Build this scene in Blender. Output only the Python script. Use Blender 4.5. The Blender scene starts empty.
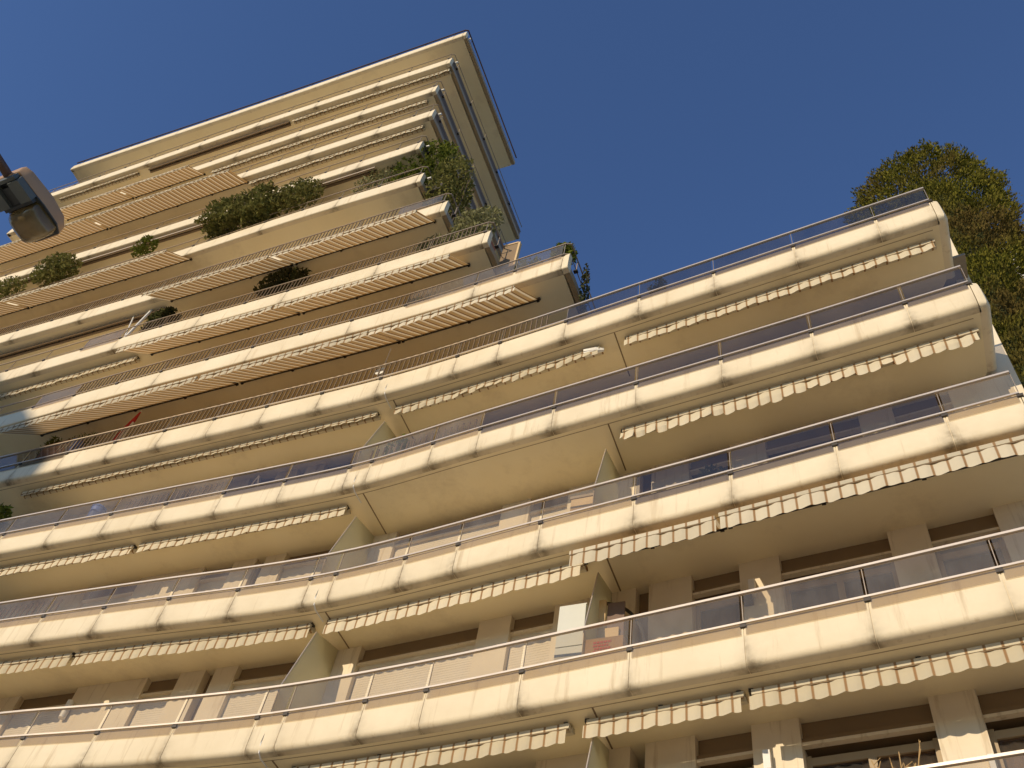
import bpy, math, random
import numpy as np
from mathutils import Vector, Matrix
random.seed(4); rng = np.random.default_rng(7)
S = bpy.context.scene
col = S.collection
EYE = 1.6                                   # camera height above the street
FLOOR = 2.9                                 # storey height
def RZ(k): return 9.5 + EYE + FLOOR * (k - 1)     # top of the railing on storey k

# ------------------------------------------------------------------ materials
def new_mat(name):
    m = bpy.data.materials.new(name); m.use_nodes = True
    nt = m.node_tree; nt.nodes.clear()
    out = nt.nodes.new('ShaderNodeOutputMaterial')
    return m, nt, out
def N(nt, t, **kw):
    n = nt.nodes.new(t)
    for k, v in kw.items():
        if k in n.inputs.keys(): n.inputs[k].default_value = v
        else: setattr(n, k, v)
    return n
def L(nt, a, b): nt.links.new(a, b)
def ramp(nt, src, stops):
    r = nt.nodes.new('ShaderNodeValToRGB'); e = r.color_ramp.elements
    while len(e) < len(stops): e.new(0.5)
    for i, (p, c) in enumerate(stops):
        e[i].position = p; e[i].color = (c[0], c[1], c[2], 1)
    L(nt, src, r.inputs[0]); return r
def mixc(nt, fac, a, b, mode='MIX'):
    m = nt.nodes.new('ShaderNodeMix'); m.data_type = 'RGBA'; m.blend_type = mode
    for sock, v in ((m.inputs[0], fac), (m.inputs[6], a), (m.inputs[7], b)):
        if hasattr(v, 'is_linked'): L(nt, v, sock)
        elif isinstance(v, (int, float)): sock.default_value = v
        else: sock.default_value = (v[0], v[1], v[2], 1)
    return m.outputs[2]
def coords(nt, scale=(1, 1, 1)):
    tc = nt.nodes.new('ShaderNodeTexCoord'); mp = nt.nodes.new('ShaderNodeMapping')
    mp.inputs['Scale'].default_value = scale
    L(nt, tc.outputs['Object'], mp.inputs[0]); return mp.outputs[0]
def plaster(name, c1, c2, rough=0.85, scale=1.2, bump=0.15, streak=None, stain=False, blot=None):
    m, nt, out = new_mat(name)
    b = N(nt, 'ShaderNodeBsdfPrincipled', Roughness=rough)
    co = coords(nt)
    n1 = N(nt, 'ShaderNodeTexNoise', Scale=scale, Detail=6.0, Roughness=0.6); L(nt, co, n1.inputs[0])
    c = mixc(nt, ramp(nt, n1.outputs[0], [(0.35, (0, 0, 0)), (0.7, (1, 1, 1))]).outputs[0], c1, c2)
    if streak:                               # rain streaks running down the face
        cs = coords(nt, (5.0, 5.0, 0.35))
        n2 = N(nt, 'ShaderNodeTexNoise', Scale=1.6, Detail=5.0, Roughness=0.65); L(nt, cs, n2.inputs[0])
        c = mixc(nt, ramp(nt, n2.outputs[0], [(0.56, (0, 0, 0)), (0.76, (.85, .85, .85))]).outputs[0], c, streak)
    if blot:
        n4 = N(nt, 'ShaderNodeTexNoise', Scale=0.55, Detail=7.0, Roughness=0.7); L(nt, co, n4.inputs[0])
        c = mixc(nt, ramp(nt, n4.outputs[0], [(0.55, (0, 0, 0)), (0.72, (.6, .6, .6))]).outputs[0], c, blot)
    if stain:                                # grime at the panel joints (a vertex attribute made with the panels)
        at = N(nt, 'ShaderNodeAttribute', attribute_name='grime')
        n3 = N(nt, 'ShaderNodeTexNoise', Scale=9.0, Detail=4.0); L(nt, co, n3.inputs[0])
        mu = N(nt, 'ShaderNodeMath', operation='MULTIPLY'); L(nt, at.outputs['Fac'], mu.inputs[0])
        L(nt, ramp(nt, n3.outputs[0], [(0.3, (.35, .35, .35)), (0.65, (1, 1, 1))]).outputs[0], mu.inputs[1])
        c = mixc(nt, mu.outputs[0], c, (.19, .145, .085))
    L(nt, c, b.inputs['Base Color'])
    if bump:
        nb = N(nt, 'ShaderNodeTexNoise', Scale=14.0, Detail=5.0); L(nt, co, nb.inputs[0])
        bp = N(nt, 'ShaderNodeBump', Strength=bump, Distance=0.02); L(nt, nb.outputs[0], bp.inputs['Height'])
        L(nt, bp.outputs[0], b.inputs['Normal'])
    L(nt, b.outputs[0], out.inputs[0]); return m
def plain(name, c, rough=0.5, metal=0.0, var=0.12, scale=6.0):
    m, nt, out = new_mat(name)
    b = N(nt, 'ShaderNodeBsdfPrincipled', Roughness=rough, Metallic=metal)
    co = coords(nt); n1 = N(nt, 'ShaderNodeTexNoise', Scale=scale, Detail=4.0); L(nt, co, n1.inputs[0])
    L(nt, mixc(nt, n1.outputs[0], [x * (1 - var) for x in c], [min(1, x * (1 + var)) for x in c]), b.inputs['Base Color'])
    L(nt, b.outputs[0], out.inputs[0]); return m
def cloth(name, base, stripe, period, width, trans, blend=0.04, axis=0, tone=None, pin=None):
    m, nt, out = new_mat(name)
    tc = nt.nodes.new('ShaderNodeTexCoord'); sx = nt.nodes.new('ShaderNodeSeparateXYZ'); L(nt, tc.outputs['Object'], sx.inputs[0])
    d = N(nt, 'ShaderNodeMath', operation='DIVIDE'); L(nt, sx.outputs[axis], d.inputs[0]); d.inputs[1].default_value = period
    f = N(nt, 'ShaderNodeMath', operation='FRACT'); L(nt, d.outputs[0], f.inputs[0])
    r = ramp(nt, f.outputs[0], [(0.0, (1, 1, 1)), (width, (1, 1, 1)), (min(width + blend, .98), (0, 0, 0)), (1 - blend, (0, 0, 0)), (1, (1, 1, 1))])
    n1 = N(nt, 'ShaderNodeTexNoise', Scale=2.5, Detail=5.0); L(nt, tc.outputs['Object'], n1.inputs[0])
    bc = mixc(nt, n1.outputs[0], base, tone or [x * 0.85 for x in base])
    oi = nt.nodes.new('ShaderNodeObjectInfo')
    bc = mixc(nt, 1.0, bc, ramp(nt, oi.outputs['Random'], [(0, (.80, .78, .74)), (1, (1.04, 1.03, 1.02))]).outputs[0], 'MULTIPLY')
    c = mixc(nt, r.outputs[0], bc, stripe)
    if pin: c = mixc(nt, ramp(nt, f.outputs[0], [(width + blend, (0, 0, 0)), (width + blend + .04, (1, 1, 1)), (width + blend + .14, (1, 1, 1)), (width + blend + .20, (0, 0, 0))]).outputs[0], c, pin)
    a = N(nt, 'ShaderNodeBsdfDiffuse'); t = N(nt, 'ShaderNodeBsdfTranslucent'); mx = N(nt, 'ShaderNodeMixShader')
    L(nt, c, a.inputs[0]); L(nt, c, t.inputs[0]); mx.inputs[0].default_value = trans
    L(nt, a.outputs[0], mx.inputs[1]); L(nt, t.outputs[0], mx.inputs[2]); L(nt, mx.outputs[0], out.inputs[0]); return m
def glass(name, tint, base=0.05, rough=0.02, dirt=0.10, ior=1.52):
    m, nt, out = new_mat(name)
    fr = N(nt, 'ShaderNodeFresnel', IOR=ior)
    ad = N(nt, 'ShaderNodeMath', operation='ADD', use_clamp=True); L(nt, fr.outputs[0], ad.inputs[0]); ad.inputs[1].default_value = base
    g = N(nt, 'ShaderNodeBsdfGlossy', Roughness=rough); t = N(nt, 'ShaderNodeBsdfTransparent'); t.inputs[0].default_value = (*tint, 1)
    mx = N(nt, 'ShaderNodeMixShader'); L(nt, ad.outputs[0], mx.inputs[0]); L(nt, t.outputs[0], mx.inputs[1]); L(nt, g.outputs[0], mx.inputs[2])
    co = coords(nt, (1, 1, .6)); n1 = N(nt, 'ShaderNodeTexNoise', Scale=2.2, Detail=6.0); L(nt, co, n1.inputs[0])
    df = N(nt, 'ShaderNodeBsdfDiffuse'); df.inputs[0].default_value = (.50, .46, .42, 1)
    mu = N(nt, 'ShaderNodeMath', operation='MULTIPLY'); L(nt, n1.outputs[0], mu.inputs[0]); mu.inputs[1].default_value = dirt * 2
    m2 = N(nt, 'ShaderNodeMixShader'); L(nt, mu.outputs[0], m2.inputs[0]); L(nt, mx.outputs[0], m2.inputs[1]); L(nt, df.outputs[0], m2.inputs[2])
    L(nt, m2.outputs[0], out.inputs[0]); return m
def leafmat(name, c1, c2, c3, trans=0.25, scale=0.9):
    m, nt, out = new_mat(name)
    g = nt.nodes.new('ShaderNodeNewGeometry')
    co = coords(nt); n1 = N(nt, 'ShaderNodeTexNoise', Scale=scale, Detail=3.0); L(nt, co, n1.inputs[0])
    a = mixc(nt, g.outputs['Random Per Island'], c1, c2)
    c = mixc(nt, ramp(nt, n1.outputs[0], [(0.45, (0, 0, 0)), (0.62, (1, 1, 1))]).outputs[0], a, c3)
    d = N(nt, 'ShaderNodeBsdfDiffuse'); t = N(nt, 'ShaderNodeBsdfTranslucent'); mx = N(nt, 'ShaderNodeMixShader')
    L(nt, c, d.inputs[0]); L(nt, c, t.inputs[0]); mx.inputs[0].default_value = trans
    L(nt, d.outputs[0], mx.inputs[1]); L(nt, t.outputs[0], mx.inputs[2]); L(nt, mx.outputs[0], out.inputs[0]); return m

MT = dict(
    parapet=plaster('cream_parapet_paint', (.78, .67, .47), (.70, .59, .40), scale=1.0, bump=.16, streak=(.52, .40, .24), stain=True, blot=(.66, .54, .35)),
    soffit=plaster('soffit_paint', (.87, .755, .50), (.81, .69, .44), scale=.6, bump=.08, blot=(.60, .49, .31)),
    wall=plaster('wall_render', (.76, .66, .49), (.68, .58, .42), scale=.8, bump=.1, streak=(.40, .29, .16)),
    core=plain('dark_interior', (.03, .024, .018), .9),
    shutter=plain('shaded_box_brown', (.23, .155, .08), .7, var=.15, scale=2),  # cream boxes deep in their recess; that shade is put into this brown
    slats=plaster('cream_shutter_slats', (.74, .66, .52), (.68, .60, .46), scale=2, bump=.0),
    frame=plain('tan_window_frame', (.34, .25, .14), .5),
    curtain=plaster('pale_curtain', (.62, .55, .45), (.52, .46, .37), scale=3, bump=.0),
    rail=plain('pale_metal_rail', (.62, .54, .44), .38, .55, scale=2.5),
    thinrail=plain('brown_grey_rail', (.40, .32, .23), .45, .4),
    post=plain('grey_post_metal', (.30, .25, .20), .45, .5),
    dark=plain('dark_metal', (.055, .045, .035), .55, .3),
    bar=plain('brown_bar_metal', (.17, .115, .065), .55, .2),
    glass=glass('tinted_railing_glass', (.70, .65, .57), .0, dirt=.14, ior=1.40),
    slate=glass('slate_railing_glass', (.46, .45, .46), .04, dirt=.035),
    pane=glass('window_pane_glass', (.70, .63, .54), -.02, rough=.05, dirt=.05, ior=1.30),
    frost=None,
    valance=cloth('cream_awning_valance', (.80, .72, .54), (.36, .22, .11), .20, .10, .25, blend=.06),
    fabric=cloth('striped_awning_fabric', (.55, .36, .16), (.76, .62, .40), .20, .20, .36, blend=.08, tone=(.46, .29, .12), pin=(.17, .09, .04)),
    roof=plain('roof_gravel', (.30, .26, .20), .95),
    red_edge=plain('rust_red_flashing', (.22, .07, .04), .7),
    white=plain('white_paint', (.74, .71, .64), .5, var=.06),
    offwhite=plain('off_white_enamel', (.58, .57, .47), .45, var=.06),
    card=plain('brown_cardboard', (.50, .32, .14), .85, var=.15, scale=3),
    redprint=plain('red_print', (.62, .10, .04), .7),
    tan=plain('tan_board', (.62, .44, .22), .7),
    terra=plain('terracotta', (.36, .13, .06), .8),
    blue=plain('blue_plastic', (.10, .16, .42), .45),
    red=plain('red_fabric', (.50, .03, .02), .8),
    ground=plaster('paved_ground', (.58, .52, .41), (.50, .45, .35), scale=.3, bump=.05),
    earth=plaster('dry_ground', (.20, .17, .11), (.13, .12, .07), scale=.2, bump=.05),
    road=plaster('worn_concrete_road', (.36, .31, .24), (.30, .26, .20), scale=2, bump=.2),
    kerb=plaster('kerb_stone', (.40, .36, .30), (.33, .30, .25), scale=2, bump=.1),
    bark=plaster('bark', (.12, .08, .05), (.07, .05, .03), scale=6, bump=.5),
    cypress=leafmat('cypress_leaves', (.045, .055, .010), (.22, .195, .032), (.13, .095, .03), .15, .45),
    hedge=leafmat('hedge_leaves', (.085, .095, .024), (.27, .25, .080), (.16, .145, .045), .25, 1.5),
    bright=leafmat('bright_leaves', (.055, .080, .015), (.19, .21, .035), (.10, .11, .02), .3, 1.5),
    silver=leafmat('silver_leaves', (.13, .13, .05), (.36, .34, .17), (.20, .19, .08), .25, 2.0),
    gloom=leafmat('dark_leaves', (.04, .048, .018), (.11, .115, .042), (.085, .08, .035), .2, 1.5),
    lampbody=plain('tan_lamp_shell', (.40, .25, .13), .45, .1, var=.08),
    lampdark=plain('lamp_gear_dark', (.035, .04, .04), .5),
    lampgrey=plain('lamp_grey_green', (.085, .10, .095), .5),
    pole=plain('brown_pole_paint', (.10, .055, .035), .45, .2),
    board_shadow=plain('board_shadow_brown', (.17, .11, .08), .7),  # colour of the shadow beside the tan board, built as a panel
    twig=plain('dry_twig', (.42, .27, .11), .9),
)
def frosted(name):
    m, nt, out = new_mat(name)
    d = N(nt, 'ShaderNodeBsdfDiffuse'); d.inputs[0].default_value = (.66, .62, .45, 1)
    t = N(nt, 'ShaderNodeBsdfTranslucent'); t.inputs[0].default_value = (.74, .70, .52, 1)
    g = N(nt, 'ShaderNodeBsdfGlossy', Roughness=.3); co = coords(nt)
    n1 = N(nt, 'ShaderNodeTexNoise', Scale=1.5, Detail=3.0); L(nt, co, n1.inputs[0])
    mx = N(nt, 'ShaderNodeMixShader'); L(nt, ramp(nt, n1.outputs[0], [(0.3, (.4, .4, .4)), (.7, (.6, .6, .6))]).outputs[0], mx.inputs[0]); L(nt, d.outputs[0], mx.inputs[1]); L(nt, t.outputs[0], mx.inputs[2])
    m2 = N(nt, 'ShaderNodeMixShader'); m2.inputs[0].default_value = .06; L(nt, mx.outputs[0], m2.inputs[1]); L(nt, g.outputs[0], m2.inputs[2])
    L(nt, m2.outputs[0], out.inputs[0]); return m
MT['frost'] = frosted('frosted_partition_glass')
def lens_mat(name):
    m, nt, out = new_mat(name)
    b = N(nt, 'ShaderNodeBsdfPrincipled', Roughness=.18, IOR=1.5); b.inputs['Transmission Weight'].default_value = .35
    co = coords(nt); n1 = N(nt, 'ShaderNodeTexNoise', Scale=7.0, Detail=4.0); L(nt, co, n1.inputs[0])
    L(nt, mixc(nt, ramp(nt, n1.outputs[0], [(.35, (0, 0, 0)), (.7, (1, 1, 1))]).outputs[0], (.13, .09, .03), (.27, .19, .08)), b.inputs['Base Color'])
    L(nt, b.outputs[0], out.inputs[0]); return m
MT['lens'] = lens_mat('yellowed_lamp_bowl')

# ------------------------------------------------------------------ mesh helpers
class MB:
    def __init__(s): s.v = []; s.f = []; s.g = []
    def add(s, vs, fs, g=None):
        o = len(s.v); s.v += [tuple(map(float, p)) for p in vs]; s.f += [tuple(i + o for i in f) for f in fs]
        s.g += list(g) if g is not None else [0.0] * len(vs)
    def box(s, lo, hi):
        x0, y0, z0 = lo; x1, y1, z1 = hi
        s.add([(x0, y0, z0), (x1, y0, z0), (x1, y1, z0), (x0, y1, z0), (x0, y0, z1), (x1, y0, z1), (x1, y1, z1), (x0, y1, z1)],
              [(3, 2, 1, 0), (4, 5, 6, 7), (0, 1, 5, 4), (1, 2, 6, 5), (2, 3, 7, 6), (3, 0, 4, 7)])
    def obox(s, c, ax, half):                # box with its own axes
        c = Vector(c); a = [Vector(x).normalized() * h for x, h in zip(ax, half)]
        p = [c + a[0] * i + a[1] * j + a[2] * k for k in (-1, 1) for j in (-1, 1) for i in (-1, 1)]
        s.add(p, [(0, 2, 3, 1), (4, 5, 7, 6), (0, 1, 5, 4), (2, 6, 7, 3), (0, 4, 6, 2), (1, 3, 7, 5)])
    def tube(s, pts, r, n=8, cap=True):
        pts = [Vector(p) for p in pts]; rs = r if isinstance(r, (list, tuple)) else [r] * len(pts)
        o = len(s.v)
        for i, p in enumerate(pts):
            t = (pts[min(i + 1, len(pts) - 1)] - pts[max(i - 1, 0)]).normalized()
            a = t.cross(Vector((0, 0, 1)))
            if a.length < 1e-3: a = t.cross(Vector((1, 0, 0)))
            a.normalize(); b = t.cross(a)
            for j in range(n):
                w = 2 * math.pi * j / n; q = p + (a * math.cos(w) + b * math.sin(w)) * rs[i]
                s.v.append(tuple(q)); s.g.append(0.0)
        for i in range(len(pts) - 1):
            for j in range(n):
                s.f.append((o + i * n + j, o + i * n + (j + 1) % n, o + (i + 1) * n + (j + 1) % n, o + (i + 1) * n + j))
        if cap:
            s.f.append(tuple(o + j for j in range(n))); e = o + (len(pts) - 1) * n
            s.f.append(tuple(e + j for j in reversed(range(n))))
    def sweep(s, path, prof, closed=True, caps=True, grime=None):
        """PROF = [(inward offset, z)] carried along the plan PATH [(x, y)]; the inside is on the path's left."""
        nor = normals(path); n = len(prof); o = len(s.v)
        for i, (x, y) in enumerate(path):
            for j, (d, z) in enumerate(prof):
                s.v.append((x + nor[i][0] * d, y + nor[i][1] * d, z)); s.g.append(grime(i, j) if grime else 0.0)
        m = n if closed else n - 1
        for i in range(len(path) - 1):
            for j in range(m):
                a, b = o + i * n + j, o + i * n + (j + 1) % n
                s.f.append((a, a + n, b + n, b))
        if closed and caps:
            s.f.append(tuple(o + j for j in range(n)))
            s.f.append(tuple(o + (len(path) - 1) * n + j for j in reversed(range(n))))
    def prism(s, poly, z0, z1):
        n = len(poly)
        s.add([(x, y, z0) for x, y in poly] + [(x, y, z1) for x, y in poly],
              [tuple(reversed(range(n))), tuple(range(n, 2 * n))] + [(i, (i + 1) % n, n + (i + 1) % n, n + i) for i in range(n)])
    def build(s, name, mat, parent=None, smooth=False, extra=None):
        nf = len(s.f)
        if extra: s.add(extra[0].v, extra[0].f, extra[0].g)
        me = bpy.data.meshes.new(name); me.from_pydata(s.v, [], s.f); me.validate(); me.update()
        if any(s.g) and len(me.vertices) == len(s.g):
            a = me.attributes.new('grime', 'FLOAT', 'POINT'); a.data.foreach_set('value', s.g)
        me.materials.append(mat)
        if extra:
            me.materials.append(extra[1]); me.polygons.foreach_set('material_index', [0] * nf + [1] * (len(me.polygons) - nf))
        if smooth:
            me.shade_smooth()
            if hasattr(me, 'set_sharp_from_angle'): me.set_sharp_from_angle(angle=math.radians(38))
        o = bpy.data.objects.new(name, me); col.objects.link(o)
        if parent is not None:
            o.parent = parent
            w = parent; off = Vector((0, 0, 0))
            while w is not None: off += w.location; w = w.parent
            o.location = -off                # meshes are written in world metres
        return o
def normals(path):
    P = [Vector(p) for p in path]; res = []
    for i in range(len(P)):
        ns = []
        if i > 0: t = (P[i] - P[i - 1]).normalized(); ns.append(Vector((-t.y, t.x)))
        if i < len(P) - 1: t = (P[i + 1] - P[i]).normalized(); ns.append(Vector((-t.y, t.x)))
        n = sum(ns, Vector((0, 0))); n.normalize(); n = n / max(.3, n.dot(ns[0])); res.append(n)
    return res
def tag(o, label=None, cat=None, group=None, kind=None):
    if label: o['label'] = label
    if cat: o['category'] = cat
    if group: o['group'] = group
    if kind: o['kind'] = kind
    return o
def thing(name, loc, label, cat, group=None):
    o = bpy.data.objects.new(name, None); o.location = loc; o.empty_display_size = .3; col.objects.link(o)
    return tag(o, label, cat, group)

# ------------------------------------------------------------------ the plan of the facade
CTRL = {   # outer edge of every storey's balcony, x along the front, y into the building
 1: [(-36, 10.2), (-22, 10.25), (-14.6, 10.42), (-12.2, 10.58), (-9.3, 10.70), (-6.5, 10.58), (-4.5, 10.40), (-2.3, 10.18), (-.3, 9.97), (1.8, 9.72), (2.9, 9.58)],
 2: [(-36, 10.25), (-22, 10.3), (-16.7, 10.42), (-13, 10.55), (-10.4, 10.67), (-8.9, 10.68), (-7.4, 10.58), (-4.8, 10.32), (-2.2, 10.07), (.2, 9.80), (2.9, 9.52)],
 3: [(-36, 10.3), (-24, 10.38), (-18.7, 10.42), (-14.5, 10.50), (-11.4, 10.55), (-9.1, 10.54), (-6.7, 10.32), (-5, 10.17), (-1.6, 9.87), (.6, 9.66), (2.9, 9.42)],
 4: [(-36, 10.35), (-26, 10.42), (-20.7, 10.44), (-15.9, 10.46), (-12.2, 10.45), (-8.9, 10.40), (-5.7, 10.17), (-3.2, 9.93), (-1.6, 9.78), (1, 9.53), (2.9, 9.36)],
 5: [(-38, 10.5), (-28, 10.5), (-22.8, 10.48), (-18.5, 10.38), (-13.2, 10.32), (-9.1, 10.25), (-5.2, 10.02), (-4, 9.92)],
 6: [(-38, 10.5), (-24.7, 10.46), (-18.5, 10.38), (-14.2, 10.35), (-7.6, 10.20), (-6, 10.1)],
 7: [(-38, 10.45), (-26.6, 10.42), (-20.3, 10.38), (-14.5, 10.30), (-9.4, 10.20), (-8, 10.15)],
 8: [(-38, 10.4), (-28.6, 10.38), (-20.6, 10.36), (-15.5, 10.24), (-10.8, 10.20), (-9, 10.15)],
 9: [(-38, 10.35), (-30.6, 10.33), (-20, 10.30), (-17.3, 10.20), (-11.4, 10.12), (-9, 10.05)],
 10: [(-38, 10.3), (-30, 10.25), (-18.3, 10.10), (-11.4, 10.03), (-9, 9.98)],
 11: [(-36, 10.2), (-30, 10.15), (-24, 10.10), (-19.3, 10.04), (-11.9, 10.0), (-9, 9.97)],
 12: [(-36, 9.98), (-33.3, 9.95), (-28, 9.92), (-20.3, 9.86), (-11.8, 9.88), (-9, 9.88)],
 13: [(-36, 9.83), (-33.2, 9.84), (-21.3, 9.88), (-11.7, 9.82), (-9, 9.82)]}
CTRL[0] = [(x, y + .04) for x, y in CTRL[1]]
RIGHT = {0: 2.58, 1: 2.57, 2: 2.56, 3: 2.56, 4: 2.55, 5: -5.0, 6: -7.5, 7: -9.3, 8: -10.7, 9: -11.35, 10: -11.45, 11: -11.9, 12: -11.8, 13: -11.7}
LEFT = {k: -36.0 for k in range(14)}; LEFT.update({11: -33.3, 12: -33.3, 13: -33.3})
SIDE = {0: 1.36, 1: 1.36, 2: 1.36, 3: 1.36, 4: 1.36, 5: 5.0, 6: 6.0, 7: 8.0, 8: 9.0, 9: 11.0, 10: 11.0, 11: 10.5, 12: 8.4, 13: 6.3}
def front(k, x):
    c = CTRL[k]; i = 0
    while i < len(c) - 2 and x > c[i + 1][0]: i += 1
    def sl(j):
        a, b = max(j - 1, 0), min(j + 1, len(c) - 1)
        return (c[b][1] - c[a][1]) / (c[b][0] - c[a][0])
    h = c[i + 1][0] - c[i][0]; t = (x - c[i][0]) / h
    return ((2*t**3 - 3*t*t + 1) * c[i][1] + (t**3 - 2*t*t + t) * h * sl(i) + (-2*t**3 + 3*t*t) * c[i + 1][1] + (t**3 - t*t) * h * sl(i + 1))
def run(k, a, b, step=.4):
    n = max(1, int(round((b - a) / step))); return [(a + (b - a) * i / n, front(k, a + (b - a) * i / n)) for i in range(n + 1)]
def outline(k, side=None, a=None, b=None):
    """plan edge of storey k: left return, front, chamfered corner, right return"""
    a = LEFT[k] if a is None else a; b = RIGHT[k] if b is None else b
    side = SIDE[k] if side is None else side; ch = .16 if k < 5 else .03
    p = [(a, front(k, a) + min(side, 3))] + run(k, a, b - ch)
    p += [(b - .04 if k < 5 else b - .008, front(k, b) + (.05 if k < 5 else .008)), (b, front(k, b) + ch), (b, front(k, b) + side * .5), (b, front(k, b) + side)]
    return p
POSTS = [-15.2, -13.78, -12.33, -10.86, -9.35, -8.84, -7.44, -6.41, -4.88, -3.27, -1.71, -.14, 1.39, 2.27]
POSTS = [-15.2 - 1.47 * i for i in range(14, 0, -1)] + POSTS
def posts(k):
    lo, hi = LEFT[k] + .3, RIGHT[k] - .18
    p = [u for u in POSTS if lo < u < hi - .35]
    if k > 3: p = [u for u in p if abs(u + 8.84) > .01]
    return p + [hi]
WALL_D = 1.36
SOF = -1.1985                                  # soffit below the rail top
def sof(k): return RZ(k) + (SOF if k < 13 else -.62)
def floor_z(k): return RZ(k) - 1.05

# ------------------------------------------------------------------ setting
def sheet(name, pts, z, mat):
    m = MB(); m.add([(x, y, z) for x, y in pts], [tuple(range(len(pts)))]); return tag(m.build(name, mat), kind='structure')
sheet('ground', [(-600, -600), (600, -600), (600, 600), (-600, 600)], 0, MT['earth'])
sheet('bounce_forecourt', [(-60, -30), (14, -30), (14, -7.7), (-60, -7.7)], .003, MT['ground'])  # unseen pale paving, added to bounce sunlight up under the balconies
sheet('road', [(-200, -7.5), (200, -7.5), (200, -.8), (-200, -.8)], .004, MT['road'])
m = MB(); m.box((-200, -.8, 0.002), (200, -.6, .13)); m.box((-200, -7.7, 0.002), (200, -7.5, .13)); tag(m.build('kerb', MT['kerb']), kind='structure')
m = MB(); m.box((-200, -.6, .001), (200, 11.2, .126)); tag(m.build('pavement', MT['ground']), kind='structure')

# ------------------------------------------------------------------ the apartment building
BLD = thing('apartment_building', (-12, 12, .13), 'tall cream apartment block of stacked curving balconies, stepped tower rising over a lower wing', 'building')
WIN = [(-16.41, -14.98), (-13.32, -12.58), (-12.02, -11.79), (-11.3, -9.98), (-8.72, -6.39), (-5.79, -5.0), (-3.59, -3.37), (-2.67, -1.91), (-1.29, .3), (.85, 1.75)]
END_X = 2.79
WLINE = [(-36, 11.85), (-22, 11.87), (-14, 11.89), (-11, 11.92), (-8.8, 11.89), (-6.4, 11.72), (-3.4, 11.46), (-1.5, 11.27), (.3, 11.12), (.9, 11.06), (3.2, 10.82)]
CTRL['w'] = WLINE
def wall_pt(k, x, d=0): return (front('w', x) if k <= 3 else front(k, x) + WALL_D) + d
# walls of every storey, cut for the windows of the lower wing
for k in range(-3, 13):
    kk = max(k, 0)
    z0 = .13 if k == -3 else sof(k + 1) - FLOOR + .02
    z1 = sof(k + 1) + .02
    m = MB(); core = MB()
    a = LEFT[kk] + (1.3 if k >= 10 else 0)
    b = END_X if k <= 3 else RIGHT[k + 1] - 1.3
    cuts = WIN if 0 <= k <= 3 else []
    xs = []; x = a
    for w0, w1 in cuts:
        if w1 > b: continue
        xs.append((x, w0)); x = w1
    xs.append((x, b))
    for x0, x1 in xs:
        pth = [(x, wall_pt(k, x)) for x, _ in run(kk, x0, x1, .5)]
        m.sweep(pth, [(0, z0), (0, z1), (.3, z1), (.3, z0)])
    m.sweep([(x, wall_pt(k, x)) for x, _ in run(kk, a, b, 1.0)], [(.02, z1 - .015), (.02, z1 + .01), (.28, z1 + .01), (.28, z1 - .015)])
    back = 15.0 if k <= 3 else (17.5 if k == 12 else 21.0)
    pth = run(kk, a + .02, b - .02, 1.0)
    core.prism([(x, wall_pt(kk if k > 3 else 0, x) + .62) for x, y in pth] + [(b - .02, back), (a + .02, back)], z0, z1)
    if k <= 3:                               # end wall, lit beyond the balcony ends
        m.box((b - .25, wall_pt(kk if k > 3 else 0, b) + .31, z0), (b, back, z1))
    else:
        m.box((b - .25, wall_pt(kk if k > 3 else 0, b) + .31, z0), (b, back, z1))
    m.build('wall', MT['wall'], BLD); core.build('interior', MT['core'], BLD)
m = MB(); m.box((2.56, wall_pt(3, 2.7), sof(4) + .03), (END_X, 15, RZ(4) + 1.0)); m.build('end_wall', MT['parapet'], BLD)

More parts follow.
